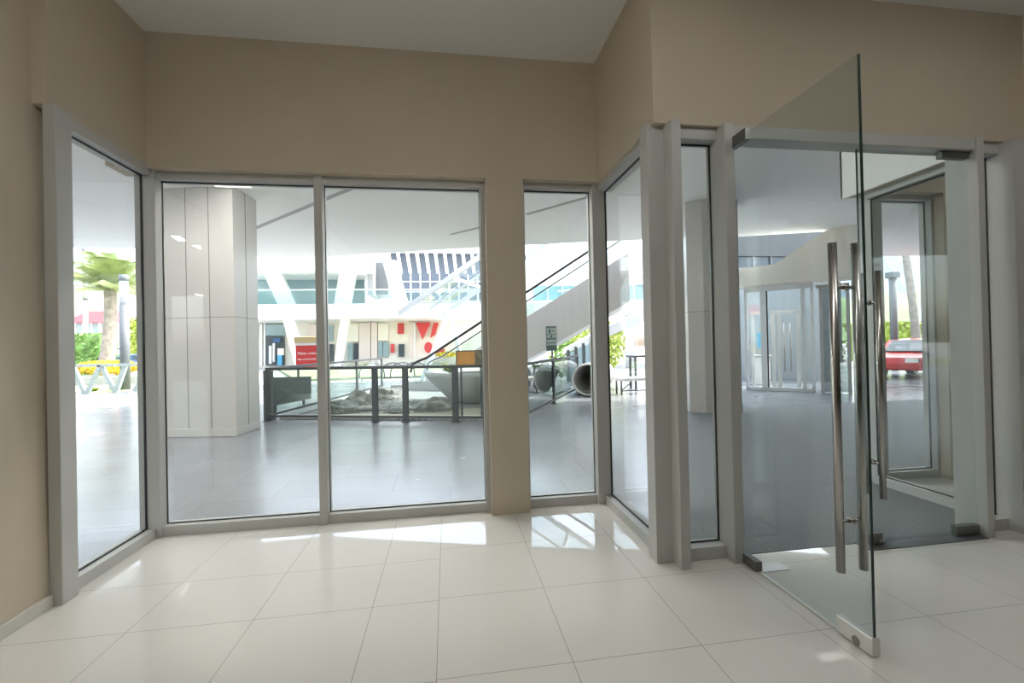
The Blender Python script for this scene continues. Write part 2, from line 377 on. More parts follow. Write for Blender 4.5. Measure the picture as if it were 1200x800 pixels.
for a, b2 in (((206, 277), (212, 281)), ((229, 287.5), (247, 295)), ((246, 309.5), (256.5, 312.5)), ((231, 345), (255, 349.5))):
    A, B = mir(*a), mir(*b2); strip_lamp((A+B)/2, B-A, min(2.4, max(.5, (B-A).length)), 'white soffit strip lamp round the left side of the shop, mirrored in the back window', 'brightglow', 4.375)
for x_, y_ in ((-1.3, 1.1), (.9, 1.1), (3.4, .9)):  # added overhead lamps, unseen, fill light for the shop
    strip_lamp((x_, y_), (1, 0), 1.6, 'added white fill lamp on the shop ceiling, out of view')

# ------------------------------------------------------------------ the covered plaza outside
g = MB(); g.poly([(-60, -17), (-2.46, -17), (-2.46, 2.84), (60, 2.84), (60, 20.5), (-60, 20.5)], -.3, -.006)
struct('ground_plaza', g, M['paving'], 'grey stone paving of the covered plaza outside the glass', 'paving')
g = MB(); g.box(-90, 90, 20.5, 140, -.3, -.02)
struct('ground_road', g, M['asphalt'], 'grey road and forecourt beyond the plaza', 'road')
EDGE = [(-34, 13.6), (-10, 13.7), (-8.26, 13.75), (-5.8, 14.67), (-3.8, 14.74), (-2.1, 14.15), (1.34, 13.04), (4.34, 12.23), (5.64, 11.96), (8.3, 11.41), (10.3, 10.75), (12, 12.6), (15.5, 13.9), (34, 13.85)]
c = MB(); c.poly([(-34, 8.0)] + EDGE + [(34, 8.0)], 4.40, 5.0)
c.box(-34, 34, 3.2, 8.0, 4.375, 5.0)
c.box(-34, -2.63, -17, 3.2, 4.375, 5.0); c.box(-2.63, 34, -17, 3.2, 4.6, 5.0)
ce = struct('ceiling_plaza', c, M['plaster'], 'smooth white soffit of the deep overhang outside', 'ceiling')
s = MB()
for a, b2 in (((297, 268), (418, 218)), ((528, 274.5), (568, 265)), ((617, 251), (698, 228)), ((404, 280.5), (300, 296))):
    A, B = G(*a, 4.4), G(*b2, 4.4); d = (B-A).normalized(); n_ = Vector((-d.y, d.x, 0))*.05
    if a[0] == 404: continue
    s.prism([A+n_-Vector((0,0,.008)), B+n_-Vector((0,0,.008)), B-n_-Vector((0,0,.008)), A-n_-Vector((0,0,.008))], (0, 0, .02))
s.build('slot', pbr('grey_ceiling_slot', (.42, .42, .41), .8), ce)
w = MB(); w.box(-2.62, -2.53, -17, 3.02, 4.08, 4.6); w.box(-2.62, -2.53, 3.02, 4.15, 4.08, 4.6); w.box(8.5, 34, 3.0, 3.2, 0, 4.6); w.box(-2.66, 8.5, 3.0, 3.02, ZC+.2, 4.6)
struct('wall_outside', w, M['cream'], 'outer wall of the building either side of the two bays', 'wall')
def column(name, poly, joints, zj, label):
    r = empty(name, (poly[1][0], poly[1][1], 0), label, 'column', kind='structure')
    b_ = MB(); b_.poly(poly, 0, 4.405); b_.build('cladding', M['clad'], r)
    cx = sum(p_[0] for p_ in poly)/len(poly); cy = sum(p_[1] for p_ in poly)/len(poly)
    gp = [(cx+(x-cx)*1.02, cy+(y-cy)*1.02) for x, y in poly]
    b_ = MB(); b_.poly(gp, 0, .14); b_.build('plinth', M['clad'], r, .005)
    j = MB(); gp = [(cx+(x-cx)*1.0012, cy+(y-cy)*1.0012) for x, y in poly]
    j.poly(gp, zj, zj+.008)
    for (k, t_) in joints:
        A, B = Vector(gp[k]), Vector(gp[(k+1) % len(gp)]); q = A + (B-A)*t_; d = (B-A).normalized(); n_ = Vector((d.y, -d.x))*.003
        j.prism([(*(q-d*.004+n_), .14), (*(q+d*.004+n_), .14), (*(q+d*.004-n_), .14), (*(q-d*.004-n_), .14)], (0, 0, 4.26))
    j.build('joint', M['joint'], r)
    settle(r, (poly[1][0], poly[1][1], 0))
column('clad_column', [(-5.0, 8.66), (-3.68, 8.41), (-3.60, 9.2), (-4.3, 9.8), (-5.2, 9.5)], [(0, .36), (0, .67), (1, .5), (3, .5)], 2.09, 'thick grey panelled column left of the pebble garden')
column('clad_column', [(5.0, 8.65), (5.25, 8.46), (6.0, 8.38), (6.25, 8.9), (5.8, 9.4), (5.2, 9.2)], [(1, .99)], 2.09, 'grey panelled column seen through the sidelight beside the doors')
# square flush lamps in the soffit
for px, py, lab in ((271, 216.5, 'square white flush lamp in the soffit beside the thick column'),):
    q = G(px, py, 4.36); r = empty('ceiling_lamp', (q.x, q.y, 4.375), lab, 'lamp')
    b_ = MB(); b_.box(q.x-.32, q.x+.32, q.y-.12, q.y+.12, 4.355, 4.375); b_.build('trim', M['white'], r)
    b_ = MB(); b_.box(q.x-.29, q.x+.29, q.y-.10, q.y+.10, 4.350, 4.356); b_.build('diffuser', M['softglow'], r); settle(r, (q.x, q.y, 4.375))

for x_, y_ in ((-8, 5.6), (-1, 5.6), (-11.5, 5.6), (-6, 1.5), (-3.4, 7.2), (-8, 7.3), (.5, 5.0)):  # added lamps, unseen, lift the light under the overhang
    strip_lamp((x_, y_), (1, 0), 1.8, 'added white fill lamp in the plaza soffit, hidden from view', 'brightglow', 4.375)

# ------------------------------------------------------------------ glass railings round the pebble garden
def railing(a, b_, n, label, posts=None, zt=1.125, pane='railglass'):
    a, b_ = Vector((*a, 0)), Vector((*b_, 0)); r = empty('glass_railing', a, label, 'railing', 'glass railings round the pebble garden')
    d = (b_-a); L = d.length; d.normalize(); up = Vector((0, 0, 1))
    ts = posts or [i/n for i in range(n+1)]
    m = MB(); m.bar(a+up*(zt-.03), b_+up*(zt-.03), .07, .06); m.build('top_rail', M['rail'], r, .004)
    m = MB(); m.bar(a+up*.10, b_+up*.10, .045, .05); m.build('bottom_rail', M['rail'], r, .004)
    for t_ in ts:
        q = a + d*L*t_; m = MB(); m.bar(q, q+up*(zt-.06), .05, .12, up=d); m.build('post', M['rail'], r, .004)
        m = MB(); m.bar(q-d*.08+up*.006, q+d*.08+up*.006, .12, .012); m.build('base_plate', M['rail'], r)
    for t0, t1 in zip(ts, ts[1:]):
        p0, p1 = a+d*(L*t0+.06), a+d*(L*t1-.06); m = MB(); m.prism([p0+up*.15, p1+up*.15, p1+up*(zt-.09), p0+up*(zt-.09)], d.cross(up)*.01); m.build('glass_panel', M[pane], r)
    settle(r, a)
    return r
M['railglass'] = glass('railing_glass', (.84, .885, .87))
M['railglass2'] = glass('smoky_railing_glass', (.66, .72, .72))
A_, B_, C_, D_ = (-3.80, 10.06), (1.32, 8.40), (-2.40, 16.9), (4.05, 13.5)
railing(A_, B_, 4, 'long dark framed glass railing in front of the pebble garden', [0, .26, .457, .578, .77, .905, 1])
railing((A_[0]+.03, A_[1]+.16), C_, 4, 'dark framed glass railing along the left side of the pebble garden', [0, .33, .67, 1])
railing((1.41, 8.60), D_, 3, 'dark framed glass railing running from the pier towards the concrete pipe', [0, .46, 1], 1.125, 'railglass2')
# planks under the railing
m = MB(); m.poly([(-3.60, 10.2), (1.2, 8.66), (1.3, 8.8), (3.1, 12.1), (1.9, 13.5), (-.8, 14.75), (-2.55, 15.5)], -.02, .03)
tag(m.build('gravel_bed', M['gravel']), 'bed of small grey pebbles inside the railings', 'gravel', kind='stuff')
pb = MB(); rr = random.Random(3)
for i in range(1900):
    u, v = rr.random(), rr.random(); x = -2.6+2.7*u; y = 10.3+2.4*v - .25*(x+2)
    s_ = .028+.05*rr.random()
    if (Vector((x, y, 0))-Vector((.85, 11.6, 0))).length < 1.0 or y < 10.32 - .25*x*.5 + .12: continue
    pb.lathe([(0, 0), (s_, s_*.35), (s_*.8, s_*.7), (0, s_*.85)], (x, y, .028), 6)
tag(pb.build('pebbles', mottle(pbr('loose_pebbles', (.42, .41, .395), .8), 2, .6)), 'loose grey pebbles scattered between the boulders', 'pebbles', kind='stuff')
m = MB(); m.poly([(-2.8, 10.05), (1.15, 8.78), (1.6, 9.6), (.6, 10.3), (-.6, 10.2), (-1.8, 10.3)], .0305, .05)
tag(m.build('sand_strip', M['sand']), 'strip of pale beige sand along the inside of the front railing', 'sand', kind='stuff')
m = MB(); m.prism([(-3.64, 10.35, .03), (-2.62, 15.4, .03), (-2.3, 15.3, .03), (-3.3, 10.3, .03)], (0, 0, .05))
tag(m.build('stone_kerb', M['concrete'], None, .02), 'pale stone kerb inside the left railing of the garden', 'kerb')
m = MB(); m.prism([P(317, 476, 11.0), P(363, 467, 12.6), P(363, 441, 12.6), P(317, 442, 11.0)], (.04, -.01, 0))
db = m.build('vent_screen', pbr('dark_grey_screen', (.07, .08, .085), .5)); tag(db, 'dark grey flat screen standing inside the left railing', 'screen')
for q in (P(322, 470, 11.15), P(356, 470, 12.45)):
    m = MB(); m.box(q.x-.03, q.x+.03, q.y-.03, q.y+.03, .02, .55); m.build('support', M['rail'], db)
# boulders
def boulder(c, sx, sy, sz, seed, label):
    bm = bmesh.new(); bmesh.ops.create_icosphere(bm, subdivisions=4, radius=1); of = Vector((seed*3.1, seed*1.7, seed*.9))
    for v in bm.verts:
        n_ = v.co.normalized(); k = 1 + .38*noise.noise(n_*1.5+of) + .24*noise.noise(n_*3.3+of) + .10*noise.noise(n_*8+of)
        v.co = Vector((n_.x*sx*k, n_.y*sy*k, max(-.3, n_.z)*sz*k))
    mb = MB(); mb.bm.free(); mb.bm = bm; o = mb.build('boulder', M['rock'], None); o.location = (c[0], c[1], .02)
    tag(o, label, 'boulder', 'boulders in the pebble garden')
boulder(G(400, 484), .42, .35, .27, 1, 'low dark boulder beside the front left railing post')
boulder(G(424, 477), .36, .3, .36, 2, 'rounded grey boulder left of the middle posts')
boulder(G(455, 470), .50, .4, .36, 3, 'pale flat boulder behind the middle railing posts')
boulder(G(508, 483), .40, .3, .30, 5, 'angular boulder in front of the white bowl planter')
boulder(G(466, 486), .26, .2, .13, 6, 'small flat stone among the pebbles behind the railing')

# planters
def leaf_clump(name, c, n, L, w_, mat, label, cat, group=None, droop=.5, up=.9, seed=1):
    rr = random.Random(seed); mb = MB(); c = Vector(c)
    for i in range(n):
        a = rr.random()*6.283; el = up*(.45+.55*rr.random()); l_ = L*(.6+.4*rr.random()); d = Vector((math.cos(a), math.sin(a), 0)); s_ = Vector((-d.y, d.x, 0))
        prev = None; pts = []
        for k in range(5):
            t_ = k/4; q = c + d*(l_*t_*math.cos(el)) + Vector((0, 0, l_*(t_*math.sin(el) - droop*t_*t_*.5))); pts.append((q, w_*(1-t_)**.7*(.5+.5*min(1, 4*t_+.3))))
        for (q0, w0), (q1, w1) in zip(pts, pts[1:]): mb.quad(q0-s_*w0, q0+s_*w0, q1+s_*w1, q1-s_*w1)
    o = mb.build(name, mat); tag(o, label, cat, group); 
    o.data.transform(Matrix.Translation(-c)); o.location = c
    return o
def bowl(c, r, h, label, mat):
    rt = empty('bowl_planter', c, label, 'planter', 'concrete bowl planters')
    m = MB(); m.lathe([(r*.35, 0), (r*.55, h*.12), (r*.98, h*.86), (r, h), (r*.93, h), (r*.88, h*.86), (0, h*.84)], c, 40); m.build('bowl', mat, rt)
    m = MB(); m.lathe([(r*.89, h*.85), (r*.5, h*.92), (0, h*.93)], c, 24); m.build('soil', M['soil'], rt); settle(rt, c)
c1 = G(560, 476, 0); c1 = Vector((c1.x+.05, 11.7, .031))
bowl(c1, 1.38, .82, 'big pale concrete bowl planter behind the front railing', M['bowl'])
c2 = Vector((2.65, 13.05, .031))
bowl(c2, .68, .72, 'smaller concrete bowl planter seen in the narrow back window', M['bowl'])
leaf_clump('agave', c1+Vector((-.70, -.5, .80)), 60, .55, .05, M['lime'], 'yellow green spiky plant at the left rim of the big bowl', 'plant', 'plants in the bowl planters', seed=2)
leaf_clump('agave', c1+Vector((.25, -.5, .80)), 60, .50, .05, M['leaf'], 'green spiky plant in the middle of the big bowl', 'plant', 'plants in the bowl planters', seed=3)
leaf_clump('agave', c1+Vector((.8, -.3, .80)), 50, .45, .05, M['lime'], 'yellow green spiky plant at the right of the big bowl', 'plant', 'plants in the bowl planters', seed=4)
leaf_clump('agave', c2+Vector((0, 0, .70)), 50, .45, .05, M['leaf'], 'green spiky plant in the smaller bowl planter', 'plant', 'plants in the bowl planters', seed=5)
# loops of dark tube behind the garden (bicycle rack)
rk = empty('bicycle_rack', G(470, 447), 'dark tubular rack of rounded loops beyond the pebble garden', 'rack')
for px in (436, 461, 472, 487):
    q = P(px, 445, 20.6); m = MB(); pts = []
    for k in range(17):
        a = math.pi*k/16; pts.append((q.x + .55*math.cos(a)*.95, q.y + .15*math.cos(a), .15+.65*math.sin(a)**.7))
    m.tube(pts, .032, 8); m.build('loop', M['rail'], rk)
m = MB(); q0, q1 = P(424, 450, 20.6), P(500, 450, 20.6); m.tube([(q0.x, q0.y, .12), (q1.x, q1.y, .12)], .035, 8)
for q in (q0, q1): m.tube([(q.x, q.y, -.01), (q.x, q.y, .12)], .03, 8)
m.build('ground_bar', M['rail'], rk); settle(rk, (G(470, 447).x, 20.6, 0))
# concrete pipe
pr = P(689, 451, 12.0); pr.z = .47; ax = Vector((.47, .88, 0)).normalized()
m = MB(); n_ = 40; R1, R0 = .45, .40; rings = []
sd = Vector((ax.y, -ax.x, 0)); up = Vector((0, 0, 1))
for s_, rad in ((0, R1), (2.4, R1), (2.4, R0), (0, R0)):
    rings.append([m.bm.verts.new(pr + ax*s_ + (sd*math.cos(6.28318*k/n_) + up*math.sin(6.28318*k/n_))*rad) for k in range(n_)])
for a, b2 in zip(rings, rings[1:]+rings[:1]):
    for k in range(n_): m.bm.faces.new((a[k], a[(k+1) % n_], b2[(k+1) % n_], b2[k]))
bmesh.ops.recalc_face_normals(m.bm, faces=m.bm.faces)
po = m.build('concrete_pipe', M['bowl'], None, .01); tag(po, 'large hollow pale pipe lying open end on beside the railing', 'pipe')
m = MB(); m.tube([pr + (sd*math.cos(6.28318*k/40) + up*math.sin(6.28318*k/40))*(R1-.02) for k in range(41)], .032, 8, cap=False); m.build('rim', M['white'], po)
m = MB(); m.tube([pr + ax*2.30, pr + ax*2.34], R0-.004, 40); m.build('dark_disc', M['lamp_dark'], po)  # added dark disc, gives the pipe a shaded inside
m = MB(); m.bar(pr+ax*.1-up*(R0-.05), pr+ax*2.2-up*(R0-.05), .5, .03); m.build('bench_slab', M['concrete'], po)
for s_ in (.4, 1.9):
    q = pr + ax*s_; m = MB(); m.bar((q.x-.35*sd.x, q.y-.35*sd.y, .01), (q.x+.35*sd.x, q.y+.35*sd.y, .01), .10, .05); m.build('cradle', M['rail'], po)

# ------------------------------------------------------------------ signs
def text_mesh(s_, size, mat, parent, loc, rot, name='lettering', ext=.004, align='CENTER'):
    cu = bpy.data.curves.new(name, 'FONT'); cu.body = s_; cu.size = size; cu.extrude = ext; cu.align_x = align; cu.align_y = 'CENTER'
    t_ = bpy.data.objects.new(name+'_tmp', cu); COL.objects.link(t_)
    me = bpy.data.meshes.new_from_object(t_.evaluated_get(bpy.context.evaluated_depsgraph_get())); bpy.data.objects.remove(t_)
    o = bpy.data.objects.new(name, me); COL.objects.link(o); me.materials.clear(); me.materials.append(mat)
    me.transform(Matrix.Translation(loc) @ Matrix.Rotation(rot, 4, 'Z') @ Matrix.Rotation(math.pi/2, 4, 'X'))
    o.parent = parent; return o
Y = 15.2; a, b2 = P(346, 428, Y), P(384, 427, Y); a.z = .95; b2.z = .95
sg = empty('red_sign', ((a.x+b2.x)/2, Y, 0), 'red notice board with a tan header beyond the left railing', 'sign')
m = MB(); m.box(a.x+.02, b2.x-.02, Y, Y+.06, .86, 1.62); m.build('board', M['red'], sg)
m = MB(); m.box(a.x-.02, b2.x+.02, Y-.02, Y+.08, 1.70, 1.90); m.build('header', M['tan'], sg, .01)
m = MB(); m.box(a.x, b2.x, Y-.01, Y+.07, 1.62, 1.70); m.build('band', M['white'], sg)
for x in (a.x+.08, b2.x-.08):
    m = MB(); m.box(x-.03, x+.03, Y+.01, Y+.05, -.01, .86); m.build('post', M['rail'], sg)
cx = (a.x+b2.x)/2
q1, q2 = P(360, 413.8, Y), P(359.5, 420.6, Y)
text_mesh('Now, relax', .125, M['white'], sg, (q1.x, Y-.004, q1.z), 0)
text_mesh('stay comfortable', .083, M['white'], sg, (q2.x, Y-.004, q2.z), 0)
settle(sg, (cx, Y, 0))
Y = 9.05; a, b2 = P(534.5, 428, Y), P(566.5, 410, Y)
sg = empty('orange_sign', ((a.x+b2.x)/2, Y, 0), 'orange brown panel with a dark rim standing above the front railing', 'sign')
m = MB(); m.box(a.x, b2.x, Y, Y+.03, a.z-.02, b2.z); m.build('frame', M['rail'], sg)
m = MB(); m.box(a.x+.02, a.x+(b2.x-a.x)*.68, Y-.006, Y+.01, a.z+.01, b2.z-.02); m.build('panel', M['orange'], sg)
m = MB(); m.box(a.x+(b2.x-a.x)*.68, b2.x-.02, Y-.006, Y+.01, a.z+.01, b2.z-.02); m.build('photo_panel', mottle(pbr('dull_olive_print', (.18, .17, .12), .5), 9, .6), sg)
for x in (a.x+.1, b2.x-.06):
    m = MB(); m.box(x-.02, x+.02, Y+.005, Y+.03, .02, a.z); m.build('post', M['rail'], sg)
settle(sg, ((a.x+b2.x)/2, Y, 0))
Y = 11.6; a, b2 = P(640.5, 411, Y), P(652, 382, Y)
sg = empty('direction_sign', ((a.x+b2.x)/2, Y, 0), 'small pale sign of stacked plates with a walking figure, on a dark pole', 'sign'); w_ = b2.x-a.x; hgt = b2.z-a.z; dk = M['rail']
sgreen = pbr('pale_green_plate', (.52, .62, .59), .5); sdark = pbr('slate_green_plate', (.14, .21, .21), .5)
m = MB(); m.box(a.x, b2.x, Y, Y+.03, a.z, b2.z); m.build('back_plate', sdark, sg)
m = MB()
for z0, z1 in ((.68, .93), (.52, .66), (.33, .46), (.22, .30)): m.box(a.x+.012, b2.x-.012, Y-.008, Y+.01, a.z+hgt*z0, a.z+hgt*z1)
m.build('plate', sgreen, sg)
cx = (a.x+b2.x)/2; zc = a.z+hgt*.80
m = MB(); m.prism([(cx-.045+.016*math.cos(k*.785), Y-.014, zc+.045+.016*math.sin(k*.785)) for k in range(8)], (0, .006, 0)); m.build('head_symbol', M['rubber'], sg); m = MB()
m.prism([(cx-.065, Y-.014, zc+.022), (cx-.025, Y-.014, zc+.022), (cx-.03, Y-.014, zc-.06), (cx-.06, Y-.014, zc-.06)], (0, .006, 0)); m.build('body_symbol', M['rubber'], sg); m = MB()
m.prism([(cx+.02, Y-.014, zc-.02), (cx+.07, Y-.014, zc+.005), (cx+.03, Y-.014, zc+.025)], (0, .006, 0))
m.build('step_symbol', M['rubber'], sg); m = MB()
zc = a.z+hgt*.59; m.prism([(cx-.03, Y-.014, zc+.02), (cx+.03, Y-.014, zc+.02), (cx, Y-.014, zc-.05)], (0, .006, 0)); m.build('arrow_symbol', M['rubber'], sg)
m = MB(); m.tube([(cx+.02, Y+.04, -.006), (cx+.02, Y+.04, a.z+.2)], .025, 10); m.build('pole', dk, sg); settle(sg, (cx, Y, 0))

# ------------------------------------------------------------------ escalator
es = empty('escalator', (-.9, 15.6, 0), 'grey clad escalator with glass balustrades rising to the right', 'escalator', rz=math.atan2(-.4087, .9127))
K = math.tan(math.radians(30)); U1, WE = 7.0, 1.35
def su(u): return max(0, u)*K
prof = [(-1.6, .0), (-.2, 0.0), (U1, su(U1)-1.25), (U1, su(U1)+.22), (0.1, .30), (-.2, .2), (-1.6, .18)]
prof = [(-1.2, 0), (1.0, 0), (1.9, su(1.9)-1.1), (U1, su(U1)-1.32), (U1, su(U1)+.16), (.2, .32), (-.3, .2), (-1.2, .16)]
for v0, nm in ((0, 'side_cladding'), (WE-.06, 'side_cladding')):
    m = MB(); m.prism([(u, v0, z) for u, z in prof], (0, .06, 0)); m.build(nm, M['truss'], es)
m = MB(); m.prism([(1.0, .06, .01), (1.9, .06, su(1.9)-1.1), (U1, .06, su(U1)-1.32), (U1, .06, su(U1)-1.26), (1.9, .06, su(1.9)-1.04), (1.0, .06, .07)], (0, WE-.12, 0)); m.build('soffit_panel', M['truss'], es)
m = MB(); u = 0; k = 0
m.box(-1.2, 0, .08, WE-.08, .02, .10)
while u < U1-.35:
    z = .1 + .2*k; m.box(u, u+.36, .08, WE-.08, z-.1, z+.1) ; u += .3464; k += 1
m.build('steps', M['darksteel'], es)
for v0 in (.05, WE-.06):
    m = MB(); m.prism([(-.25, v0, .22), (.2, v0, .3), (U1+.3, v0, su(U1+.3)+.16), (U1+.3, v0, su(U1+.3)+.92), (.2, v0, su(.2)+.92), (-.1, v0, .94), (-.32, v0, .85), (-.4, v0, .6)], (0, .012, 0)); m.build('balustrade_glass', M['railglass'], es)
    m = MB(); pts = [(-.43, v0, .6), (-.36, v0, .88), (-.12, v0, 1.0), (.2, v0, su(.2)+.99)]
    pts += [(U1*t_/10, v0, su(U1*t_/10)+.99) for t_ in range(1, 11)] + [(U1+.3, v0, su(U1+.3)+.99)]
    m.tube(pts, .045 if v0 < .5 else .03, 8); m.build('handrail', M['rubber'] if v0 < .5 else M['darksteel'], es)
# sloping white parapet with glass behind, second flight
rp = empty('ramp_parapet', (3.6, 17.5, 0), 'white sloping parapet with dark glass bays behind the escalator', 'parapet')
Y = 17.0
m = MB(); m.prism([P(662, 414, Y), P(664, 408, Y), P(704, 386, Y), P(760, 362, Y), P(760, 374, Y), P(704, 398, Y)], (0, .4, 0)); m.build('coping', M['bowl'], rp)
for k in range(5):
    x0 = 668+k*9; m = MB(); q = [P(x0, 445, Y), P(x0+7, 445, Y), P(x0+7, 410-(x0-662)*.45+2, Y), P(x0, 412-(x0-662)*.45+4, Y)]; q[0].z = q[1].z = 0; m.prism(q, (0, .1, 0)); m.build('glass_bay', M['teal'], rp)
m = MB()
for k in range(6):
    q = P(666.5+k*9, 445, Y); t_ = P(666.5+k*9, 410-(k*9)*.45, Y); m.box(q.x-.05, q.x+.05, Y-.03, Y+.12, 0, t_.z)
m.build('post', M['rail'], rp); settle(rp, (3.6, 17.5, 0))
# bushes beyond the escalator
def bush(name, c, sx, sy, sz, n, lw, mat, label, cat, group=None, seed=1, flat=False, kind=None):
    rr = random.Random(seed); mb = MB(); 
    for i in range(n):
        a = rr.random()*6.283; ph = math.acos(1-rr.random()*1.95) if not flat else math.acos(rr.random()); r_ = .72+.3*rr.random()
        d = Vector((math.cos(a)*math.sin(ph), math.sin(a)*math.sin(ph), math.cos(ph)))
        q = Vector((d.x*sx*r_, d.y*sy*r_, max(0.02, sz*.45*(1+d.z*r_) if not flat else sz*d.z*r_)))
        n1 = Vector((rr.uniform(-1, 1), rr.uniform(-1, 1), rr.uniform(-.6, 1))).normalized(); t1 = n1.orthogonal().normalized(); t2 = n1.cross(t1); l_ = lw*(.6+.6*rr.random())
        mb.quad(q-t1*l_, q-t2*l_*.55, q+t1*l_, q+t2*l_*.55)
    o = mb.build(name, mat); o.location = c; tag(o, label, cat, group, kind); return o
bush('shrub', G(664, 430)*1.0 + Vector((.4, 3.2, 0)), 1.3, .8, 1.9, 900, .10, M['lime'], 'yellow green shrub under the escalator slope', 'shrub', 'shrubs beyond the escalator', 3)
bush('shrub', Vector((6.9, 20.0, 0)), 1.4, 1.1, 3.0, 1400, .12, M['lime'], 'bright yellow green shrub seen in the side return window', 'shrub', 'shrubs beyond the escalator', 4)
bush('shrub', Vector((5.0, 18.1, 0)), .7, .7, 1.8, 700, .09, M['leaf'], 'mid green shrub at the foot of the bright shrub', 'shrub', 'shrubs beyond the escalator', 5)

# ------------------------------------------------------------------ glass canopy over the escalator
cn = empty('glass_canopy', (-1.39, 16.0, 0), 'sloping glass canopy on white steel legs above the escalator', 'canopy', rz=math.atan2(-.4087, .9127))
cz = lambda u: 2.85 + u*K
M['canglass'] = glass('canopy_glass', (.86, .92, .92)); UW, CW = 8.6, 3.1
steel = pbr('pale_canopy_steel', (.66, .69, .70), .4)
for v in (0, CW):
    m = MB(); m.bar((-.3, v, cz(-.3)), (UW, v, cz(UW)), .10, .17); m.build('edge_beam', steel, cn)
for k in range(6):
    u = .05+k*1.68; m = MB(); m.bar((u, 0, cz(u)), (u, CW, cz(u)), .08, .12); m.build('rib', steel, cn)
m = MB(); m.bar((0, CW/2, cz(0)), (UW, CW/2, cz(UW)), .06, .08); m.build('purlin', steel, cn)
for k in range(5):
    for v0, v1 in ((.1, CW/2-.05), (CW/2+.05, CW-.1)):
        u0, u1 = .12+k*1.68, 1.66+k*1.68; m = MB()
        m.prism([(u0, v0, cz(u0)+.1), (u1, v0, cz(u1)+.1), (u1, v1, cz(u1)+.1), (u0, v1, cz(u0)+.1)], (0, 0, .015)); m.build('glass_panel', M['canglass'], cn)
    for v0 in (.1, CW/2, CW-.1):
        m = MB(); u0 = .05+k*1.68; m.tube([(u0, v0, cz(u0)-.06), (u0, v0, cz(u0)+.13)], .035, 8); m.build('clamp', M['darksteel'], cn)
for a, b2 in (((.3, CW, cz(.3)), (-1.1, CW+.1, 0)), ((.3, CW, cz(.3)), (.9, CW+.1, 0)), ((2.1, CW, cz(2.1)), (2.1, CW, 0))):
    m = MB(); m.bar(a, b2, .17, .17); m.build('leg', M['white'], cn)

# ------------------------------------------------------------------ the wing across the plaza
wg = empty('mall_wing', (-3, 35, 0), 'white two storey shopping wing with slanted columns and glass balcony across the plaza', 'building')
def face(pts, Y, depth, name, mat, parent):
    m = MB(); m.prism([P(x, y, Y) for x, y in pts], (0, depth, 0)); return m.build(name, mat, parent)
def rect(x0, x1, y0, y1): return [(x0, y1), (x1, y1), (x1, y0), (x0, y0)]
m = MB(); m.box(-16.5, 3.2, 35, 44, 3.75, 4.85); m.build('balcony_slab', M['white'], wg)
m = MB(); m.box(-16.5, -5.75, 34.3, 45, 7.3, 8.6); m.build('roof', M['white'], wg)
m = MB(); m.box(-16.5, -6.85, 39.3, 39.5, 4.85, 7.3); m.build('upper_glazing', M['teal'], wg)
m = MB(); m.box(-16.5, 3.2, 35.1, 35.16, 4.85, 5.9); m.build('balcony_glass', M['balglass'] if 'balglass' in M else glass('balcony_glass', (.80, .90, .90)), wg)
m = MB(); m.box(-16.5, 3.2, 35.08, 35.18, 5.9, 5.97); m.build('balcony_handrail', M['white'], wg)
m = MB(); m.box(-16.5, 9, 40, 40.3, -.05, 3.75); m.build('shop_wall', M['cream'], wg)
face(rect(430.5, 437, 305, 345), 36, 4, 'lift_core', pbr('pale_grey_core', (.27, .27, .28), .6), wg)
face(rect(437, 455, 307, 345), 37.5, 3, 'core_return', pbr('mid_grey_core', (.15, .16, .17), .6), wg)
for pts in ([(308, 319), (329, 319), (346, 358), (326, 358)], [(398, 317), (418, 317), (410, 358), (391, 358)]): face(pts, 36.2, .5, 'slanted_column', M['white'], wg)
for pts in ([(331, 374), (345, 374), (358, 429), (346, 429)], [(399, 374), (409, 374), (399, 429), (391, 429)], [(447.5, 303), (464, 305), (479, 358), (462, 358)]): face(pts, 36.0, .6, 'slanted_column', M['white'], wg)
# shop fronts under the balcony
for x0, x1, y0, y1, mt_, nm in ((298, 301.5, 379, 428, 'white', 'pilaster'), (304, 307, 379, 428, 'white', 'pilaster'), (309, 311, 379, 428, 'white', 'pilaster'),
        (311.5, 333, 394, 428, 'dkglass', 'shop_opening'), (311.5, 333, 380, 393, 'teal', 'fanlight'), (361, 372, 380, 398, 'pink', 'panel'), (385, 390, 381, 400, 'teal', 'window'),
        (386, 391, 403, 424, 'dkglass', 'shop_opening'), (407, 420, 379, 400, 'cream', 'panel'), (420.5, 434, 378, 428, 'pink', 'panel'), (435, 442, 378, 428, 'pink', 'panel'),
        (443, 455, 379, 399, 'cream', 'panel'), (407.5, 413.5, 402, 424, 'teal', 'window'), (415, 419.5, 402, 424, 'dkglass', 'window'), (443, 448, 400, 418, 'teal', 'window'),
        (449, 455, 400, 418, 'teal', 'window'), (458, 462, 403, 413, 'red', 'red_panel'), (466, 473, 379, 391, 'red', 'red_sign'), (467, 474, 403, 418, 'dkglass', 'window'), (480, 485, 378, 419, 'pink', 'banner')):
    face(rect(x0, x1, y0, y1), 39.7, .25, nm, M[mt_], wg)
for x0, x1, y0, y1, mt_, nm in ((315, 318, 405, 426, 'white', 'display_figure'), (319.5, 321.5, 402, 424, 'white', 'display_figure'), (325, 332, 408, 416, 'pink', 'display_cloth'), (325, 330, 416, 428, 'bluelight', 'display_cloth'), (320, 328, 396, 401, 'navy', 'display_banner'), (397, 401, 405, 421, 'dkglass', 'display_figure')):
    face(rect(x0, x1, y0, y1), 39.3, .2, nm, M[mt_], wg)
face([(487, 378), (505, 378), (495, 398)], 39.5, .2, 'red_banner', M['red'], wg)
face([(508, 378), (514, 378), (510, 392), (504, 396)], 39.5, .2, 'red_banner', M['red'], wg)
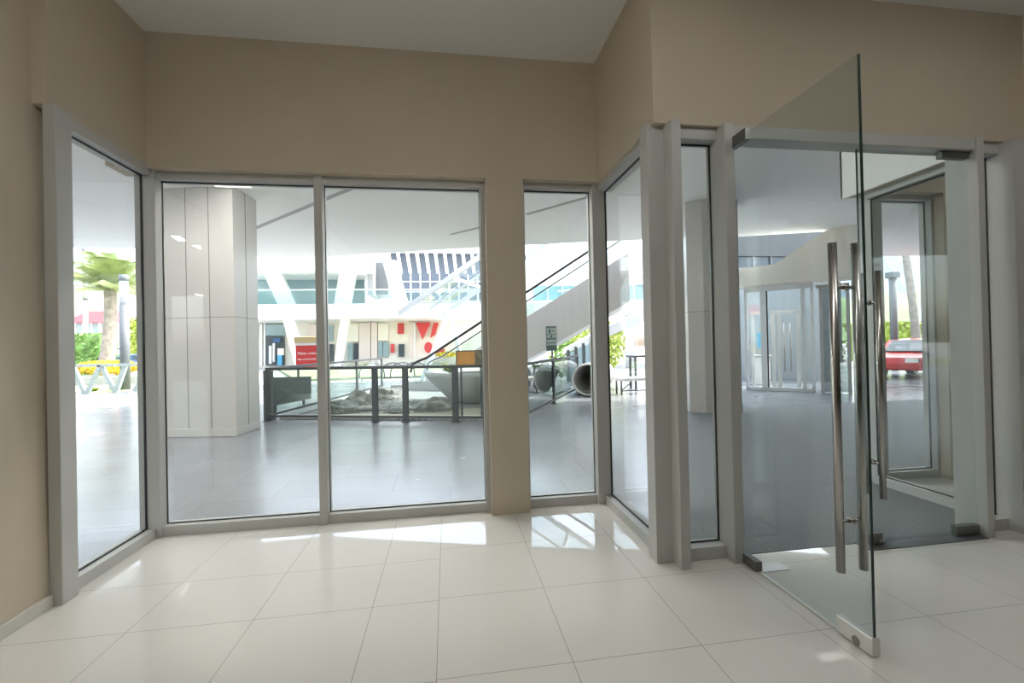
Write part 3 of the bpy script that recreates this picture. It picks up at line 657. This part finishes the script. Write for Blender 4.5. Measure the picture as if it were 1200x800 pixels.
m = MB(); q = P(502, 407, 39.4); m.prism([(q.x+.36*math.cos(k*.3927), 39.4, q.z+.48*math.sin(k*.3927)) for k in range(16)], (0, .2, 0)); m.build('red_disc', M['red'], wg)
face(rect(485, 486.5, 378, 420), 39.4, .2, 'banner_edge', M['white'], wg)
face([(511, 412), (521, 408), (521, 416), (509, 416)], 38.5, .4, 'red_planter', M['red'], wg)
settle(wg, (-3, 35, 0))
bush('flower_bed', P(523, 417, 37.8)*1.0 - Vector((0, 0, .1)), .9, .6, .5, 300, .12, M['yellow'], 'small bed of yellow flowers at the foot of the escalator', 'flower bed', seed=8)
gr = MB(); gr.poly([(-7, 22), (3, 22), (6, 34), (-12, 34)], -.03, .10); tag(gr.build('lawn', M['grass']), 'strip of green lawn beyond the pebble garden', 'lawn', kind='structure')
gr = MB(); gr.poly([(-24, 19.4), (-9.5, 19.4), (-9.5, 23.6), (-24, 23.6)], -.03, .012); tag(gr.build('lawn', M['grass']), 'strip of green lawn under the pale truss frame', 'lawn', kind='structure')
# window grid tower with fins behind
tw = empty('louvred_building', (1, 50, 0), 'tall dark glazed facade with white grid and roof fins in the distance', 'building')
a, b2 = P(458, 350, 50), P(565, 303, 50)
m = MB(); m.box(a.x, b2.x, 50, 56, 0, b2.z+.6); m.build('glazing', pbr('grey_glazing', (.10, .12, .16), .15), tw)
m = MB(); k = 0
x = a.x
while x < b2.x: m.box(x, x+.14, 49.85, 50.0, 0, b2.z-1.8); x += 1.05
z = 2.0
while z < b2.z-1.6: m.box(a.x, b2.x, 49.86, 50.0, z, z+.12); z += 1.1
m.build('mullions', M['white'], tw)
m = MB(); x = a.x
while x < b2.x: m.prism([(x, 49.9, b2.z-1.7), (x+.35, 49.9, b2.z-1.7), (x+.10, 49.0, b2.z+.5), (x-.25, 49.0, b2.z+.5)], (0, .35, .05)); x += 1.0
m.build('fins', M['white'], tw)
m = MB(); m.box(a.x-.6, b2.x+.6, 48.8, 56, b2.z+.5, b2.z+1.1); m.build('roof', M['white'], tw); settle(tw, ((a.x+b2.x)/2, 50, 0))
# upper walkway at the right
uw = empty('upper_walkway', (8, 24, 0), 'white upper walkway with blue glazing behind the escalator', 'walkway')
X0, X1 = P(626, 380, 24).x, P(762, 380, 24).x
for nm, y0, z0, z1, mt_ in (('slab', 24, 3.2, 3.9, M['white']), ('roof', 23.8, 4.75, 5.3, M['white'])):
    m = MB(); m.box(X0 if nm == 'slab' else P(730, 380, 24).x, X1, y0, y0+4, z0, z1); m.build(nm, mt_, uw)
m = MB(); m.box(X0, X1, 24.3, 24.36, 3.9, 4.75); m.build('glazing', pbr('light_blue_glazing', (.34, .55, .62), .1), uw)
m = MB()
for k in range(9): x = X0+(X1-X0)*k/8; m.box(x-.04, x+.04, 24.2, 24.3, 3.9, 4.75)
m.build('mullions', M['white'], uw)
for px in (640, 742):
    x = P(px, 380, 24.4).x; m = MB(); m.tube([(x, 25, 0), (x, 25, 3.2)], .25, 16); m.build('pillar', M['white'], uw)
settle(uw, (8, 24, 0))
# bench and table seen in the side return window
bc = P(740, 445, 12.3); bn = empty('bench', (bc.x, bc.y, 0), 'low bench with pale seat and dark metal legs in the side return window', 'bench')
m = MB(); m.box(bc.x-.42, bc.x+.65, bc.y-.2, bc.y+.25, .37, .47); m.build('seat', M['white'], bn, .02)
for x in (bc.x-.38, bc.x+.60):
    for y in (bc.y-.17, bc.y+.2): m = MB(); m.box(x-.02, x+.02, y-.02, y+.02, -.006, .37); m.build('leg', M['rail'], bn)
m = MB(); m.bar((bc.x-.38, bc.y-.17, .10), (bc.x+.6, bc.y-.17, .10), .03); m.bar((bc.x-.38, bc.y-.17, .12), (bc.x-.05, bc.y-.17, .36), .025); m.build('brace', M['rail'], bn); settle(bn, (bc.x, bc.y, 0))
tc_ = P(750, 420, 13.6); tb = empty('high_table', (tc_.x, tc_.y, 0), 'tall dark table behind the low bench', 'table')
m = MB(); m.box(tc_.x-.35, tc_.x+.5, tc_.y-.3, tc_.y+.3, 1.0, 1.06); m.build('table_top', M['rail'], tb)
for x, y in ((-.25, -.2), (.42, -.2), (-.25, .2), (.42, .2)): m = MB(); m.box(tc_.x+x-.03, tc_.x+x+.03, tc_.y+y-.03, tc_.y+y+.03, -.006, 1.0); m.build('leg', M['rail'], tb)
settle(tb, (tc_.x, tc_.y, 0))

# ------------------------------------------------------------------ street view at the left
def palm(base, top, r0, r1, n, L, label, group, seed, el=(.1, 1.5)):
    rr = random.Random(seed); base, top = Vector(base), Vector(top); root = empty('palm_tree', base, label, 'palm tree', group)
    m = MB(); pts = []; rs = []
    for k in range(13):
        t_ = k/12; q = base.lerp(top, t_) + Vector((.12*math.sin(t_*3.1), 0, 0)); pts.append(q); rs.append((r0+(r1-r0)*t_)*(1+.07*(k % 2)))
    m.tube(pts, rs, 12); m.build('trunk', M['bark'], root)
    for i in range(n):
        a = i*2.39996+rr.uniform(-.2, .2); e_ = el[0]+(el[1]-el[0])*(i/n)+rr.uniform(-.1, .1); l_ = L*rr.uniform(.85, 1.1); d = Vector((math.cos(a), math.sin(a), 0)); s_ = Vector((-d.y, d.x, 0))
        m = MB(); path = []
        for k in range(11):
            t_ = k/10; path.append(top + d*(l_*t_*math.cos(e_)*(1-.1*t_)) + Vector((0, 0, l_*(t_*math.sin(e_) - .42*t_*t_))))
        for k in range(10):
            m.quad(path[k]-s_*.02, path[k]+s_*.02, path[k+1]+s_*.015, path[k+1]-s_*.015)
        for k in range(1, 40):
            t_ = k/40; f_ = t_*10; i0 = min(9, int(f_)); q = path[i0].lerp(path[i0+1], f_-i0); dd = (path[i0+1]-path[i0]).normalized()
            ll = L*.30*math.sin(math.pi*min(1, .12+t_*.86))**.6
            for sg_ in (-1, 1):
                tip = q + (s_*sg_*.8 + dd*.55 + Vector((0, 0, -.35))).normalized()*ll; wv = dd*.018
                m.quad(q-wv, q+wv, tip+wv*.2, tip-wv*.2)
        m.build('frond', M['frond'], root)
    settle(root, base); return root
Y = 26; b_ = P(121, 428, Y); palm((b_.x, Y, -.02), P(129, 340, Y), .33, .24, 46, 3.3, 'palm tree with a thick pale trunk in the left window', 'palm trees', 11)
Y = 20.3; b_ = P(147, 450, Y)
lp = empty('lamp_post', (b_.x, Y, 0), 'thick two tone grey lamp post in front of the palm in the left window', 'lamp post')
zt, zm = P(144, 322, Y).z, P(144, 357, Y).z
m = MB(); m.tube([(b_.x, Y, -.01), (b_.x, Y, zm)], .17, 16); m.build('lower_shaft', M['lamp_dark'], lp)
m = MB(); m.tube([(b_.x, Y, zm), (b_.x, Y, zt-.25)], .15, 16); m.build('upper_shaft', M['lamp_pale'], lp)
m = MB(); m.tube([(b_.x, Y, zt-.25), (b_.x, Y, zt)], .17, 16); m.build('lamp_head', M['lamp_dark'], lp); settle(lp, (b_.x, Y, 0))
Y = 42; b_ = P(101, 425, Y); m = MB(); m.tube([(b_.x, Y, -.05), (b_.x, Y, P(101, 285, Y).z)], [.2, .12], 10); o = m.build('street_pole', M['lamp_pale']); tag(o, 'thin tall grey pole left of the palm in the left window', 'pole')
m = MB()
for yy in (297, 330, 352): m.tube([(b_.x, Y, P(101, yy, Y).z), (b_.x, Y, P(101, yy-6, Y).z)], .19, 10)
m.build('collar', M['lamp_dark'], o)
Y = 18.9; tf = empty('truss_frame', P(140, 461, Y), 'pale green triangulated metal frame in front of the flower bed', 'frame'); pg = pbr('pale_green_metal', (.36, .41, .38), .5)
for k, (a, b2) in enumerate((((101, 463), (118, 428)), ((118, 428), (136, 460)), ((136, 460), (147, 428)), ((158, 458), (177, 427)), ((177, 427), (196, 458)), ((86, 430), (101, 463)))):
    m = MB(); m.bar(P(*a, Y+.02*k), P(*b2, Y+.02*k), .13, .13); m.build('diagonal', pg, tf)
m = MB(); m.bar(P(84, 428.5, Y), P(200, 426.5, Y), .13, .10); m.build('top_bar', pg, tf); settle(tf, (P(140, 461, Y).x, Y, 0))
for px, mt_, L, s_, lab in ((110, 'lime', .45, 21, 'low yellow green plant at the foot of the pale truss frame'), (135, 'leaf', .5, 22, 'low grey green plant between the truss diagonals'), (163, 'leaf', .35, 23, 'low green plant at the foot of the grey lamp post'), (180, 'leaf', .4, 24, 'small green plant at the right end of the truss frame')):
    q = P(px, 461, 19.9); q.z = 0; leaf_clump('border_plant', q, 90, L, .03, M[mt_], lab, 'plant', 'plants under the truss frame', seed=s_)
q = P(125, 430, 24.5); q.z = .47; bush('flower_bed', q, 1.6, .55, .75, 2200, .09, M['yellow'], 'yellow flowering bed behind the truss frame in the left window', 'flower bed', seed=31)
q = P(187, 430, 24.5); q.z = .47; bush('flower_bed', q, .7, .6, .8, 1100, .09, M['yellow'], 'yellow flowering bed right of the grey lamp post', 'flower bed', seed=32)
m = MB(); q = P(135, 430, 24.5); m.box(q.x-5, q.x+4.5, 23.7, 25.4, -.05, .42); tag(m.build('bed_kerb', M['concrete'], None, .04), 'pale stone kerb holding the yellow flower bed', 'kerb')
def hedge(c, sx, sy, sz, n, mat, label, seed):
    rr = random.Random(seed); mb = MB(); mb.box(-sx*.94, sx*.94, -sy*.9, sy*.9, 0, sz*.95)
    for i in range(n):
        q = Vector((rr.uniform(-sx, sx), rr.choice((-sy, -sy, sy)), rr.uniform(0, sz))) if rr.random() < .65 else Vector((rr.uniform(-sx, sx), rr.uniform(-sy, sy), sz))
        n1 = Vector((rr.uniform(-1, 1), rr.uniform(-1, 1), rr.uniform(-1, 1))).normalized(); t1 = n1.orthogonal().normalized(); t2 = n1.cross(t1); l_ = .16
        mb.quad(q-t1*l_, q-t2*l_*.6, q+t1*l_, q+t2*l_*.6)
    o = mb.build('hedge', mat); o.location = c; tag(o, label, 'hedge', 'clipped hedges by the road'); return o
q = P(95, 418, 34); hedge((q.x-1.2, 34, 0), 3.0, .8, P(100, 392, 34).z, 1500, M['leaf'], 'clipped green hedge left of the palm trunk', 41)
def tree(x, y, sx, sy, h_, mt_, label, seed):
    r = empty('street_tree', (x, y, 0), label, 'tree', 'trees by the road')
    o = bush('crown', (0, 0, 1.2), sx, sy, h_, 1500, .35, mt_, None, None, None, seed); o.parent = r
    m = MB(); m.tube([(0, 0, -.3), (.1, 0, 1.5), (0, .1, 3.2)], [.22, .17, .12], 10); m.build('trunk', M['bark'], r)
q = P(168, 410, 60); tree(q.x, 60, 3.2, 2.6, 5.2, M['lime'], 'rounded yellow green tree right of the grey lamp post', 42)
q = P(195, 410, 62); tree(q.x+2.5, 66, 3.2, 2.6, 6.0, M['leaf'], 'rounded green tree beside the thick column', 43)
Y = 48; a, b2 = P(89, 420, Y), P(121, 363, Y); st = empty('roadside_stall', ((a.x+b2.x)/2, Y, 0), 'roadside stall with red roof and teal front in the left window', 'stall')
m = MB(); m.box(a.x, b2.x-.3, Y, Y+4, 0, P(100, 377, Y).z); m.build('front', M['teal'], st)
m = MB(); zr = P(100, 378, Y).z; zt = P(110, 363, Y).z; m.prism([(a.x-.6, Y-.8, zr), (b2.x+.4, Y-.8, zr), (b2.x-.5, Y+1.5, zt), (a.x, Y+1.5, zt)], (0, 2.5, 0)); m.build('roof', M['red'], st)
m = MB()
for k in range(4): x = a.x + (b2.x-.3-a.x)*k/3; m.box(x-.07, x+.07, Y-.08, Y, 0, zr)
m.build('post', M['white'], st); settle(st, ((a.x+b2.x)/2, Y, 0))
def car(c, rz, paint, label):
    r = empty('car', (c[0], c[1], -.02), label, 'car', None, None, rz)
    m = MB(); pr_ = [(-2.1, .32), (2.1, .32), (2.15, .55), (2.05, .78), (1.15, .92), (.55, 1.36), (-.9, 1.42), (-1.75, 1.05), (-2.12, .95), (-2.15, .6)]
    m.prism([(x, -.82, z) for x, z in pr_], (0, 1.64, 0)); m.build('body', paint, r, .07)
    m = MB()
    for s_ in (-1, 1):
        y = .825*s_; m.prism([(1.0, y, .93), (.5, y, 1.29), (-.15, y, 1.32), (-.15, y, .93)], (0, .012*s_, 0)); m.prism([(-.25, y, .93), (-.25, y, 1.32), (-.85, y, 1.33), (-1.5, y, 1.0)], (0, .012*s_, 0))
    m.prism([(1.17, -.66, .95), (1.17, .66, .95), (.63, .6, 1.34), (.63, -.6, 1.34)], (.02, 0, .02)); m.build('window', M['dkglass'], r)
    for x in (-1.3, 1.3):
        for s_ in (-1, 1):
            m = MB(); m.tube([(x, .62*s_, .33), (x, .86*s_, .33)], .33, 20); w_ = m.build('wheel', M['rubber'], r)
            m = MB(); m.tube([(x, .855*s_, .33), (x, .87*s_, .33)], .2, 16); m.build('hub_cap', M['steel'], w_)
    m = MB()
    for s_ in (-1, 1): m.box(2.05, 2.16, .5*s_-.18, .5*s_+.18, .6, .74)
    m.build('headlight', M['white'], r)
    return r
q = P(163, 408, 43); car((q.x, 43), .2, M['carblue'], 'blue parked car right of the lamp post in the left window')

# ------------------------------------------------------------------ shop entrance and bulkhead at the right
S0 = Vector((8.72, 11.98, 0)); sd_ = Vector((.749, -.662, 0)); sn = Vector((-.662, -.749, 0)); UPV = Vector((0, 0, 1))
def sbox(m, a0, a1, d0, d1, z0, z1):
    o = S0; q = lambda a, d: o + sd_*a - sn*d + UPV*z0
    m.prism([q(a0, d0), q(a1, d0), q(a1, d1), q(a0, d1)], (0, 0, z1-z0)); return m
so = empty('shop_entrance', S0, 'pale framed glass shop entrance across the plaza, seen through the doors', 'shopfront')
pa = pbr('pale_grey_frame', (.88, .89, .89), .4)
for a0, a1 in ((.0, .07), (.41, .55), (1.40, 1.50), (1.62, 1.70)): m = MB(); sbox(m, a0, a1, 0, .14, 0, 2.95); m.build('upright', pa, so)
m = MB(); sbox(m, 0, 1.7, 0, .14, 2.88, 3.02); m.build('head', pa, so)
m = MB(); sbox(m, 0, 1.7, 0, .14, 0, .10); m.build('sill', pa, so)
for a0, a1 in ((.07, .43), (.55, 1.42), (1.5, 1.62)): m = MB(); sbox(m, a0, a1, .06, .07, .1, 2.88); m.build('glass', M['glass'], so)
m = MB(); sbox(m, .56, .60, -.01, .0, .1, 2.88); m.build('gasket', M['gasket'], so)
# inner door frames
for a0, a1, d0 in ((.08, .17, .9), (.40, .48, .9), (.62, .72, 1.0), (.78, .88, 1.1), (1.26, 1.36, 1.0)): m = MB(); sbox(m, a0, a1, d0, d0+.08, 0, 2.3); m.build('inner_upright', M['white'], so)
for a0, a1, d0 in ((.08, .48, .9), (.62, 1.36, 1.0)): m = MB(); sbox(m, a0, a1, d0, d0+.08, 2.25, 2.36); m.build('inner_head', M['white'], so)
for a in (.96, 1.12):
    m = MB(); q = S0+sd_*a-sn*1.0; m.tube([q+UPV*.5, q+UPV*1.95], .025, 10); m.build('door_handle', M['steel'], so)
m = MB(); sbox(m, .2, .36, 1.5, 1.6, 1.2, 1.7); m.build('blue_poster', M['bluelight'], so)
settle(so, S0)
q = S0+sd_*.9-sn*1.6; strip_lamp((q.x, q.y), (sd_.x, sd_.y), 1.2, 'added white fill lamp hidden inside the shop across the plaza', 'brightglow', 3.38)  # added lamp, hidden behind the bulkhead, brightens the entrance
m = MB(); sbox(m, -1.5, 2.3, 4.2, 4.4, 0, 3.4); struct('wall_shop', m, pbr('grey_shop_wall', (.36, .39, .40), .6), 'grey back wall inside the shop across the plaza', 'wall')
sf = empty('shopfront_glazing', S0+sd_*1.75, 'dark shopfront glazing right of the pale shop entrance', 'shopfront')
for k in range(2):
    m = MB(); sbox(m, 1.82+k*.6, 1.9+k*.6, .05, .15, 0, 2.95); m.build('upright', M['alu'], sf)
m = MB(); sbox(m, 1.75, 2.5, .05, .15, 2.85, 2.95); m.build('head', M['alu'], sf)
for k in range(1): m = MB(); sbox(m, 1.9, 2.42, .09, .11, .02, 2.85); m.build('glass', glass('grey_tinted_glass', (.55, .58, .58)), sf)
settle(sf, S0+sd_*1.75)
cs = empty('stone_counter', S0+sd_*.8-sn*2.2, 'pale counter inside the shop entrance', 'counter'); m = MB(); sbox(m, .1, .5, 1.9, 2.4, 0, .9); m.build('cabinet', M['white'], cs); m = MB(); sbox(m, .05, .55, 1.85, 2.45, .9, .96); m.build('top', M['concrete'], cs); settle(cs, S0+sd_*.3-sn*2.1)
def onS(px, py, d=-.25):
    o = S0 - sn*d; dr = ray(px, py); t_ = (o - Vector((0, 0, EYE))).dot(sn)/dr.dot(sn); return Vector((0, 0, EYE)) + dr*t_
m = MB(); m.prism([onS(*p_) for p_ in ((846, 341), (846, 314.5), (880, 313), (908, 309.5), (963, 273), (985, 262), (1006, 259), (1006, 341), (968, 337))], -sn*.7)
for v in m.bm.verts: v.co.z = max(v.co.z, 3.04)
struct('wall_bulkhead', m, M['cream'], 'cream swept bulkhead above the shop entrance across the plaza', 'bulkhead')
M['core_dark'] = pbr('dull_grey_mullion', (.16, .165, .17), .6)
ob = empty('office_block', (16, 24, 0), 'dark glazed building seen in the gap above the cream bulkhead', 'building')
m = MB(); m.box(14, 23, 23, 30, 0, 9.5); m.build('glazing', M['dkglass'], ob)
m = MB()
for k in range(9): m.box(14+k*1.1, 14.12+k*1.1, 22.9, 23, 4.2, 6.9)
m.box(14, 23, 22.92, 23, 5.3, 5.4)
m.build('mullions', M['core_dark'], ob); m = MB(); m.box(14, 23, 22.85, 23, 6.2, 9.5); m.build('parapet', pbr('mid_grey_parapet', (.10, .105, .105), .7), ob); settle(ob, (17, 26, 0))

# ------------------------------------------------------------------ street view at the far right
b_ = P(1072, 386, 20.5); t_ = P(1060, 290, 20.5); palm((b_.x+.15, 20.5, -.02), (t_.x-.1, 20.5, 6.8), .20, .16, 26, 2.3, 'leaning slim palm trunk in the far bay window', 'palm trees', 51)
b_ = P(1033, 386, 30); palm((b_.x, 30, -.02), (b_.x, 30, 9.0), .2, .16, 26, 2.3, 'slim upright palm trunk behind the door pull in the far bay window', 'palm trees', 52)
Y = 16.8; b_ = P(1049, 430, Y); lp = empty('lamp_post', (b_.x, Y, 0), 'square headed dark grey lamp post in the far bay window', 'lamp post')
zt = P(1049, 319, Y).z
m = MB(); m.tube([(b_.x, Y, -.01), (b_.x, Y, zt-.25)], .14, 16); m.build('shaft', M['lamp_dark'], lp)
m = MB(); m.box(b_.x-.18, b_.x+.18, Y-.18, Y+.18, zt-.25, zt); m.build('lamp_head', M['lamp_dark'], lp); settle(lp, (b_.x, Y, 0))
q = P(1080, 395, 19); hedge((31, 24.2, .0), 6, .8, 2.3, 2500, M['lime'], 'long clipped yellow green hedge in the far bay window', 53)
q = P(1079, 412, 14.2); car((q.x, q.y), math.radians(200), M['carred'], 'red parked car in the far bay window')
m = MB(); q = P(1079, 372, 40); m.tube([(q.x, 40, 0), (q.x, 40, P(1077, 335, 40).z)], .12, 8); o = m.build('street_pole', M['white']); tag(o, 'white street pole behind the hedge in the far bay window', 'pole')
m = MB(); z = P(1077, 337, 40).z; m.box(q.x-.6, q.x+.6, 39.9, 40.1, z-.4, z); m.build('lamp_arm', M['white'], o)
def ridge(name, y, x0, x1, h, mat, label, seed, dep):
    m = MB(); n_ = 40; top = [(x0+(x1-x0)*k/n_, y+dep*.5, h*(.55+.45*math.sin(k/n_*math.pi)) + h*.22*noise.noise(Vector((k*.35, seed, 0)))) for k in range(n_+1)]
    for (a, b2) in zip(top, top[1:]):
        m.quad((a[0], y, -.3), (b2[0], y, -.3), b2, a); m.quad(a, b2, (b2[0], y+dep, -.3), (a[0], y+dep, -.3))
    o = m.build(name, mat); tag(o, label, 'hill', kind='structure')
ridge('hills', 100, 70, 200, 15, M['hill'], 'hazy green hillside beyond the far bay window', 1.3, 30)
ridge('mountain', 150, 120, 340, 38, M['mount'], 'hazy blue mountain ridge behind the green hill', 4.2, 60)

# ------------------------------------------------------------------ light
wd = bpy.data.worlds.new('sky'); SC.world = wd; wd.use_nodes = True
n, l = wd.node_tree.nodes, wd.node_tree.links; bg = n['Background']
sk = n.new('ShaderNodeTexSky'); sk.sky_type = 'NISHITA'; sk.sun_disc = False; sk.sun_elevation = math.radians(58); sk.sun_rotation = math.radians(80); sk.air_density = 1.2; sk.dust_density = 3.5; sk.ozone_density = 1.0
hs = n.new('ShaderNodeHueSaturation'); hs.inputs['Saturation'].default_value = .55; l.new(sk.outputs[0], hs.inputs['Color']); l.new(hs.outputs[0], bg.inputs['Color']); bg.inputs['Strength'].default_value = SKY
su_ = bpy.data.lights.new('sun', 'SUN'); su_.energy = SUN; su_.angle = math.radians(1.0); su_.color = (1, .95, .87)
so_ = bpy.data.objects.new('sun', su_); COL.objects.link(so_); d = Vector((-.62, -.10, -.78)); so_.rotation_euler = d.to_track_quat('-Z', 'Y').to_euler(); so_.location = (10, 30, 30)
vs = SC.view_settings; vs.view_transform = 'Standard'; vs.look = 'None'; vs.exposure = EXPO; vs.gamma = 1; vs.use_curve_mapping = False
cy = SC.cycles; cy.max_bounces = 14; cy.diffuse_bounces = 6; cy.glossy_bounces = 6; cy.transparent_max_bounces = 40; cy.transmission_bounces = 8
cy.sample_clamp_indirect = 6; cy.caustics_reflective = False; cy.caustics_refractive = False; cy.use_denoising = True
